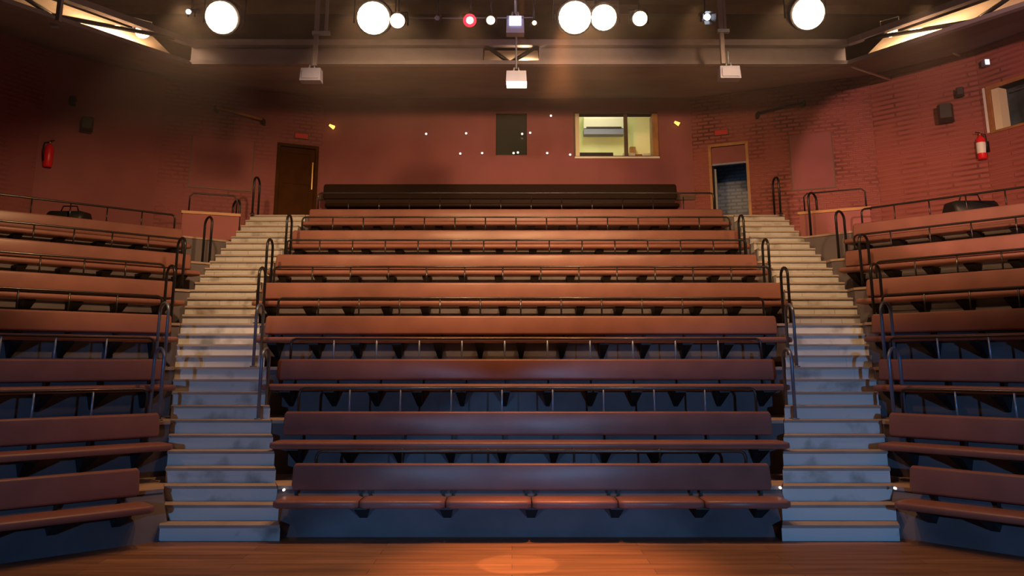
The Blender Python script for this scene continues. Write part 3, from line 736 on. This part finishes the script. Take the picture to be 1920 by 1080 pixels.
# small wall loudspeakers
def speaker(a, b, X, Y, sc, label, aim):
    root, s = wall_box(a, b, X, Y, 0, 0, 0, None, 'wall_loudspeaker', label, 'loudspeaker', 'wall loudspeakers')
    h = .17*sc
    bx_ = MB().hexa([(-h*.8, -s*.16*1, -h), (h*.8, -s*.16, -h), (h*.55, -s*(.16+.26*sc), -h*.8), (-h*.55, -s*(.16+.26*sc), -h*.8)] if s > 0 else [(h*.8, .16, -h), (-h*.8, .16, -h), (-h*.55, .16+.26*sc, -h*.8), (h*.55, .16+.26*sc, -h*.8)],
                    [(-h*.8, -s*.16*1, h), (h*.8, -s*.16, h), (h*.55, -s*(.16+.26*sc), h*.8), (-h*.55, -s*(.16+.26*sc), h*.8)] if s > 0 else [(h*.8, .16, h), (-h*.8, .16, h), (-h*.55, .16+.26*sc, h*.8), (h*.55, .16+.26*sc, h*.8)])
    c = bx_.build('cabinet', M['black'], root); c.rotation_euler = (0, 0, aim)
    MB().tube([(0, 0, 0), (0, -s*.2, 0)], .018, 6).build('wall_arm', M['black_metal'], root)
    MB().box(-.05, .05, *sorted((0, -s*.02)), -.06, .06).build('wall_plate', M['black_metal'], root)
speaker(WR[1], WR[2], 1773, 218, 1.0, 'black loudspeaker on an arm on the brick right wall, the larger and lower of two', .3)
speaker(WR[1], WR[2], 1800, 178, .5, 'tiny black loudspeaker high on the brick right wall above the larger one', .3)
speaker(WL[1], WL[2], 163, 238, .8, 'black loudspeaker on an arm on the dim left wall, the larger and lower of two', -.3)
speaker(WL[1], WL[2], 136, 193, .45, 'tiny black loudspeaker high on the dim left wall above the larger one', -.3)
# conduit on the left wall above the extinguisher
p = on_wall(98, 200, WL[2], WL[3], .03); q = on_wall(92, 275, WL[2], WL[3], .03)
o = MB().tube([p-p, q-p], .012, 6).build('cable_conduit', M['black_metal']); o.location = p; tag(o, 'thin dark conduit running down to the left extinguisher', 'conduit')

# pipes near the top of the walls
def pipe(pts, r, m, name, label, cat, brackets=True):
    root = empty(name, pts[0]); tag(root, label, cat)
    MB().tube([Vector(p)-Vector(pts[0]) for p in pts], r, 8).build('tube', M[m], root)
    if brackets:
        for p in (pts[0], pts[-1]):
            q = Vector(p)-Vector(pts[0]); MB().box(q.x-.02, q.x+.02, q.y-.02, q.y+.16, q.z-.09, q.z+.03).build('bracket', M['black_metal'], root)
pipe([on_wall(1422, 212, WR[0], WR[1], .15), on_wall(1508, 191, WR[0], WR[1], .15)], .025, 'black_metal', 'wall_pipe', 'dark pipe bracketed high on the wall above the brickwork by the open doorway', 'pipe')
pipe([on_wall(404, 201, WL[0], WL[1], .15), on_wall(492, 224, WL[0], WL[1], .15)], .03, 'wood', 'wall_pipe', 'brown pipe bracketed high on the wall on the closed door side', 'pipe')
pipe([seen(1597, 125, .03), seen(1668, 149, .03)], .022, 'white', 'slanting_tube', 'pale slanting tube below the right truss, the longer one', 'pipe', False)
pipe([seen(1785, 98, .03), seen(1800, 105, .03)], .022, 'white', 'slanting_tube', 'short pale tube below the far end of the right truss', 'pipe', False)

# pin bulbs strung in front of the back wall
labels = ['upper row, the one farthest from the dark window', 'upper row, next one before the dark window', 'pin bulb low in front of the wall, outermost of the lower row', 'pin bulb low in front of the wall, next before the dark window',
          'larger of the two pin bulbs at the foot of the dark window', 'smaller of the two pin bulbs at the foot of the dark window', 'pin bulb in front of the upper part of the dark window', 'pin bulb just outside the upper edge of the dark window',
          'pin bulb of the lower row midway between dark window and booth', 'pin bulb at the lower corner of the booth window', 'pin bulb high between the dark window and the booth window']
for (X, Y), lb in zip([(799, 251), (874, 250), (863, 288), (904, 287), (963, 287), (971, 286), (979, 251), (994, 249), (1026, 287), (1069, 290), (1033, 217)], labels):
    p = on_wall(X, Y, A, B, .10); root = empty('pin_bulb', p); tag(root, lb if lb.startswith(('pin', 'larg', 'small')) else 'pin bulb in the '+lb, 'bulb', 'pin bulbs before the back wall')
    MB().tube([(0, .025, 0), (0, .02, 0), (0, .0, 0), (0, -.02, 0), (0, -.028, 0)], [.004, .018, .026, .018, .004], 8).build('bulb', M['pin'], root)
    MB().tube([(0, .03, 0), (0, .105, 0)], .008, 6).build('stem', M['black_metal'], root)
for X, Y, a, b, lb in ((622, 237, A, B, 'small amber lamp high on the wall near the closed door'), (1269, 231, A, B, 'small amber lamp high on the wall near the booth window')):
    p = on_wall(X, Y, a, b, .12); root = empty('amber_lamp', p); tag(root, lb, 'lamp', 'small amber lamps')
    MB().tube([(-.05, .0, .03), (.05, -.01, -.03)], [.025, .045], 10).build('bulb', M['amber'], root)
    MB().tube([(0, .0, 0), (0, .13, .03)], .01, 6).build('stem', M['black_metal'], root)

# ---------------------------------------------------------------- lighting bars and stage lamps
BAR_D = 9.0
def lantern(X, Y, D, r, lens, label, power=0, group='stage lanterns on the front bar', gel=None, tilt=28, pan=0, doors=False, drop=.45):
    p = at(X, Y, D); root = empty('stage_lantern', p); tag(root, label, 'stage light', group)
    T = Matrix.Rotation(R(tilt), 4, 'X')       # lens faces the stage (-y) and down
    T = Matrix.Rotation(R(pan), 4, 'Z') @ T
    def rot(pts): return [tuple(T @ Vector(q)) for q in pts]
    # lens at the front, body behind (towards +y)
    MB().tube(rot([(0, .01, 0), (0, 0, 0), (0, -.012, 0)]), [r*.98, r, r*.7], 20).build('lens', M[lens], root)
    MB().tube(rot([(0, -.04, 0), (0, .05, 0), (0, .30, 0), (0, .36, 0)]), [r*1.15, r*1.18, r*.95, r*.5], 18, True).build('body', M['black_metal'], root) if False else \
        MB().tube(rot([(0, .02, 0), (0, .10, 0), (0, .30, 0), (0, .36, 0)]), [r*1.12, r*1.18, r*1.0, r*.5], 18).build('body', M['black_metal'], root)
    if gel: MB().tube(rot([(0, -.03, 0), (0, .01, 0)]), [r*1.75, r*1.1], 20, False).build('gel_hood', M[gel], root)
    MB().tube([(-r*1.3, .1, -.02), (-r*1.3, .1, r*1.8), (r*1.3, .1, r*1.8), (r*1.3, .1, -.02)], .010, 6).build('yoke', M['black_metal'], root)
    MB().tube([(0, .1, r*1.8), (0, .1, drop)], .014, 6).build('hanger', M['black_metal'], root)
    if doors:
        for k in range(4):
            a = k*90
            q = MB(); U = Matrix.Rotation(R(a), 4, 'Y')
            pts = [(-r*.9, -.01, r*1.1), (r*.9, -.01, r*1.1), (r*1.25, -.12, r*1.9), (-r*1.25, -.12, r*1.9)]
            pts = [tuple(T @ (U @ Vector(v))) for v in pts]; q.add(pts, [(0, 1, 2, 3)])
            o = q.build('barn_door', M['black_metal'], root); md = o.modifiers.new('t', 'SOLIDIFY'); md.thickness = .004
    if power:
        d = T @ Vector((0, -1, 0))
        spot('lantern_beam', p + d*.06, p + d*4, power, (1, .58, .28), 75, .8, r*.6)
        if power > 20:
            l = bpy.data.lights.new('lantern_glow', 'POINT'); l.energy = 4; l.color = (1, .50, .34); l.shadow_soft_size = .08
            q = bpy.data.objects.new('lantern_glow', l); col.objects.link(q); q.location = p + d*.30
    return root
lantern(415, 33, BAR_D, .19, 'lens_hot', 'glaring round stage lantern above the left block, first big one along the bar', 55)  # big lenses drawn oversize to take in the glare round them
lantern(700, 34, BAR_D, .19, 'lens_hot', 'glaring round stage lantern above the centre-left, big neighbour of a smaller one', 55)
lantern(745, 39, BAR_D, .085, 'lens_hot', 'smaller glaring lantern tight beside the big centre-left one', 0, doors=False)
lantern(881, 38, BAR_D, .045, 'lens_red', 'lantern with a glowing red hood', 4, gel='gel_red', doors=False)
lantern(920, 38, BAR_D, .05, 'lens_mid', 'small warm lantern between the red one and the white floodlight', 6, doors=False)
lantern(1002, 43, BAR_D, .026, 'lens_mid', 'tiny warm lantern just beyond the white floodlight box', 0, doors=False)
lantern(1078, 33, BAR_D, .19, 'lens_hot', 'big glaring lantern, the inner one of the brightest pair', 55)
lantern(1132, 33, BAR_D+.02, .15, 'lens_hot', 'big glaring lantern, the outer one of the brightest pair', 55)
lantern(1200, 35, BAR_D, .085, 'lens_hot', 'smaller glaring lantern standing alone beyond the brightest pair', 0, doors=False)
lantern(1516, 25, BAR_D, .19, 'lens_hot', 'big glaring lantern alone above the right block', 55)
lantern(353, 22, BAR_D, .03, 'lens_white', 'small white-glinting lantern left of the first big one', 0, doors=False)
lantern(1326, 32, BAR_D, .04, 'lens_white', 'small bluish-white lantern between the bright pair and the far big one', 3, doors=True)
lantern(820, 34, BAR_D+.02, .03, 'grey_metal', 'unlit black lantern hanging between the twin lamps and the red one', 0, doors=False)
# bar
zb = at(960, 33, BAR_D).z + .45
xa, xb = at(120, 33, BAR_D).x, at(1800, 33, BAR_D).x
root = empty('lighting_bar', (xa, BAR_D+.10, zb)); tag(root, 'long steel lighting bar carrying the row of lanterns over the stage edge', 'lighting bar')
MB().tube([(0, 0, 0), (xb-xa, 0, 0)], .024, 10).build('tube', M['steel'], root)
for i in range(9):
    x = (xb-xa)*(i+.5)/9; MB().tube([(x, 0, .02), (x, 0, ROOF-zb-.01)], .012, 6).build('dropper', M['black_metal'], root)
# thin cable bar between the lamps
root = empty('cable_bar', at(737, 35, BAR_D+.3)); tag(root, 'thin pale rod strung behind the red lantern', 'rod')
d = at(1000, 33, BAR_D+.3)-at(737, 35, BAR_D+.3); MB().tube([(0, 0, 0), tuple(d)], .007, 6).build('rod', M['grey_metal'], root)

def flood(X, Y, D, wd, ht, label, face='grey_metal', tilt=0, stem=None):
    p = at(X, Y, D); root = empty('floodlight_box', p); tag(root, label, 'floodlight', 'box floodlights'); root.rotation_euler = (R(tilt), 0, 0)
    MB().hexa([(-wd/2, -.09, -ht/2), (wd/2, -.09, -ht/2), (wd/2, .09, -ht/2), (-wd/2, .09, -ht/2)], [(-wd/2*.94, -.07, ht/2), (wd/2*.94, -.07, ht/2), (wd/2*.94, .09, ht/2), (-wd/2*.94, .09, ht/2)]).build('housing', M['grey_metal'], root)
    if face == 'lit': MB().box(-wd*.33, wd*.33, -.105, -.085, -.02, ht*.43).build('lamp_face', M['pale_lens'], root)
    elif face == 'under': MB().box(-wd*.46, wd*.5, -.10, .06, -ht/2-.05, -ht/2).build('lamp_face', M['lens_mid'], root)
    else: MB().box(-wd*.4, wd*.4, -.10, -.08, -ht*.35, ht*.3).build('lamp_face', M['grey_metal'], root)
    for sx in (-1, 1): MB().tube([(sx*.045, 0, ht/2-.01), (sx*.03, 0, ht/2+.07)], .012, 6).build('clamp', M['steel'], root)
    if stem: MB().tube([(0, 0, ht/2+.05), (0, 0, stem)], .014, 6).build('stem', M['steel'], root)
flood(966, 49, 9.4, .22, .22, 'white floodlight box with a lit square face, high in the middle', 'lit', 6, .5)
flood(968, 146, 11.6, .31, .18, 'grey floodlight box glowing underneath, hanging below the centre of the gantry', 'under', 0, ROOF-at(968, 146, 11.6).z-.01)
flood(584, 142, 11.6, .31, .20, 'unlit grey floodlight box hanging left of centre below the gantry', '', 0, .35)
flood(1367, 138, 11.6, .31, .20, 'unlit grey floodlight box hanging right of centre below the gantry', '', 0, .35)
l = bpy.data.lights.new('under_flood', 'AREA'); l.energy = 7; l.color = (1, .66, .38); l.size = .25
q = bpy.data.objects.new('under_flood', l); col.objects.link(q); q.location = at(968, 166, 11.6)
p = seen(1848, 118, .16); root = empty('floodlight_box', p); tag(root, 'tiny bluish floodlight high on the dark wall by the curtained window', 'floodlight')
MB().box(-.05, .05, -.05, .05, -.06, .06).build('housing', M['grey_metal'], root); MB().box(-.035, .035, -.062, -.05, -.045, .045).build('lamp_face', M['pale_lens'], root); MB().tube([(0, 0, .0), (.12, .12, .03)], .012, 6).build('wall_arm', M['grey_metal'], root)

# gantry hangers: paired vertical posts rising from the beam
def posts(X0, X1, D, label):
    p = at(X0, 72, D); q = at(X1, 72, D); root = empty('gantry_hanger', p); tag(root, label, 'hanger')
    MB().box(-.03, .03, -.03, .03, 0, ROOF-p.z).build('post', M['beam'], root)
    MB().box(q.x-p.x-.02, q.x-p.x+.02, -.03, .03, 0, ROOF-p.z).build('post', M['beam'], root)
    MB().box(-.06, q.x-p.x+.06, -.04, .04, .0, .04).build('foot_plate', M['steel'], root)
def hanger(X0, X1, Y, D, label):
    p = at(X0, Y, D); q = at(X1, Y, D); root = empty('gantry_hanger', p); tag(root, label, 'hanger')
    MB().box(-.03, .03, -.03, .03, 0, ROOF-p.z).build('post', M['beam'], root)
    MB().box(q.x-p.x-.02, q.x-p.x+.02, -.03, .03, .55, ROOF-p.z).build('post', M['beam'], root)
    MB().box(-.06, q.x-p.x+.06, -.035, .035, .5, .55).build('cross_plate', M['steel'], root)
hanger(590, 608, 124, 11.6, 'grey hanging posts left of centre carrying an unlit floodlight box')
hanger(1356, 1363, 120, 11.6, 'grey hanging posts right of centre carrying an unlit floodlight box')
p = at(109, 40, 9.6); root = empty('gantry_hanger', p); tag(root, 'dark post rising from the far left gantry truss', 'hanger')
MB().box(-.025, .025, -.03, .03, 0, ROOF-p.z).build('post', M['beam'], root)
# small white junction box on the left truss
p = seen(103, 46, .05); root = empty('junction_box', p); tag(root, 'small pale fitting hanging under the left end of the truss', 'fitting')
MB().box(-.06, .06, -.04, .04, -.04, .04).build('housing', M['grey_metal'], root); MB().box(-.09, .02, -.03, .03, .04, .055).build('plate', M['white'], root)

# roof joists and boards
for i, (y, z) in enumerate(((14.2, ROOF-.2), (15.6, ROOF-.2), (11.5, ROOF-.2), (8.5, ROOF-.2), (5.5, ROOF-.2))):
    o = MB().box(WL[3][0], WR[3][0], y, y+.12, z, z+.2).build('ceiling_joist', M['skirt']); structure(o)
pA, pB = at(1215, 55, 13.4), at(1265, 5, 13.4)
root = empty('roof_hatch', (pA.x, 14.2, ROOF-.32)); structure(root)
MB().hexa([(-.1, -.3, 0), (1.3, -.3, 0), (1.7, .9, .1), (.1, .9, .1)], [(-.1, -.3, .06), (1.3, -.3, .06), (1.7, .9, .16), (.1, .9, .16)]).build('board', M['roof'], root)
# dark shapes left on the upper rails
def bag(p, sc, label):
    root = empty('bag', p); tag(root, label, 'bag')
    pr = [(-.14*sc, 0), (.14*sc, 0), (.16*sc, .1*sc), (.09*sc, .2*sc), (-.1*sc, .19*sc), (-.16*sc, .09*sc)]
    MB().prism(pr, -.24*sc, .24*sc, .06).build('body', M['black'], root)
    MB().tube([(-.12*sc, 0, .18*sc), (-.09*sc, 0, .27*sc), (.09*sc, 0, .27*sc), (.12*sc, 0, .18*sc)], .012, 6).build('strap', M['black_metal'], root)

# thin stage haze hanging under the roof, as the glow round the lamps shows
hz = bpy.data.materials.new('stage_haze'); hz.use_nodes = True; nt = hz.node_tree; nt.nodes.remove(nt.nodes['Principled BSDF'])
vs_ = nt.nodes.new('ShaderNodeVolumeScatter'); vs_.inputs['Density'].default_value = .011; vs_.inputs['Anisotropy'].default_value = .25; vs_.inputs['Color'].default_value = (1, .90, .92, 1)
nt.links.new(vs_.outputs[0], nt.nodes['Material Output'].inputs['Volume'])
o = MB().box(-7, 7, 6.2, 11.2, 4.6, ROOF-.02).build('haze', hz); tag(o, 'thin warm haze glowing round the row of stage lanterns', 'haze', kind='stuff')

for X, phi, V, sc, lb in ((1820, PHR, VR[6], 1.5, 'black bag left behind the top rail of the right block'), (130, PHL, VL[6], 1.3, 'small black bag left behind the top rail of the left block')):
    u = u_at_px(X, phi, V+.34, TZ[7]+.2)
    bag(Vector((math.sin(phi), math.cos(phi), 0))*(V+.34)+Vector((math.cos(phi), -math.sin(phi), 0))*u+Vector((0, 0, TZ[7])), sc, lb)
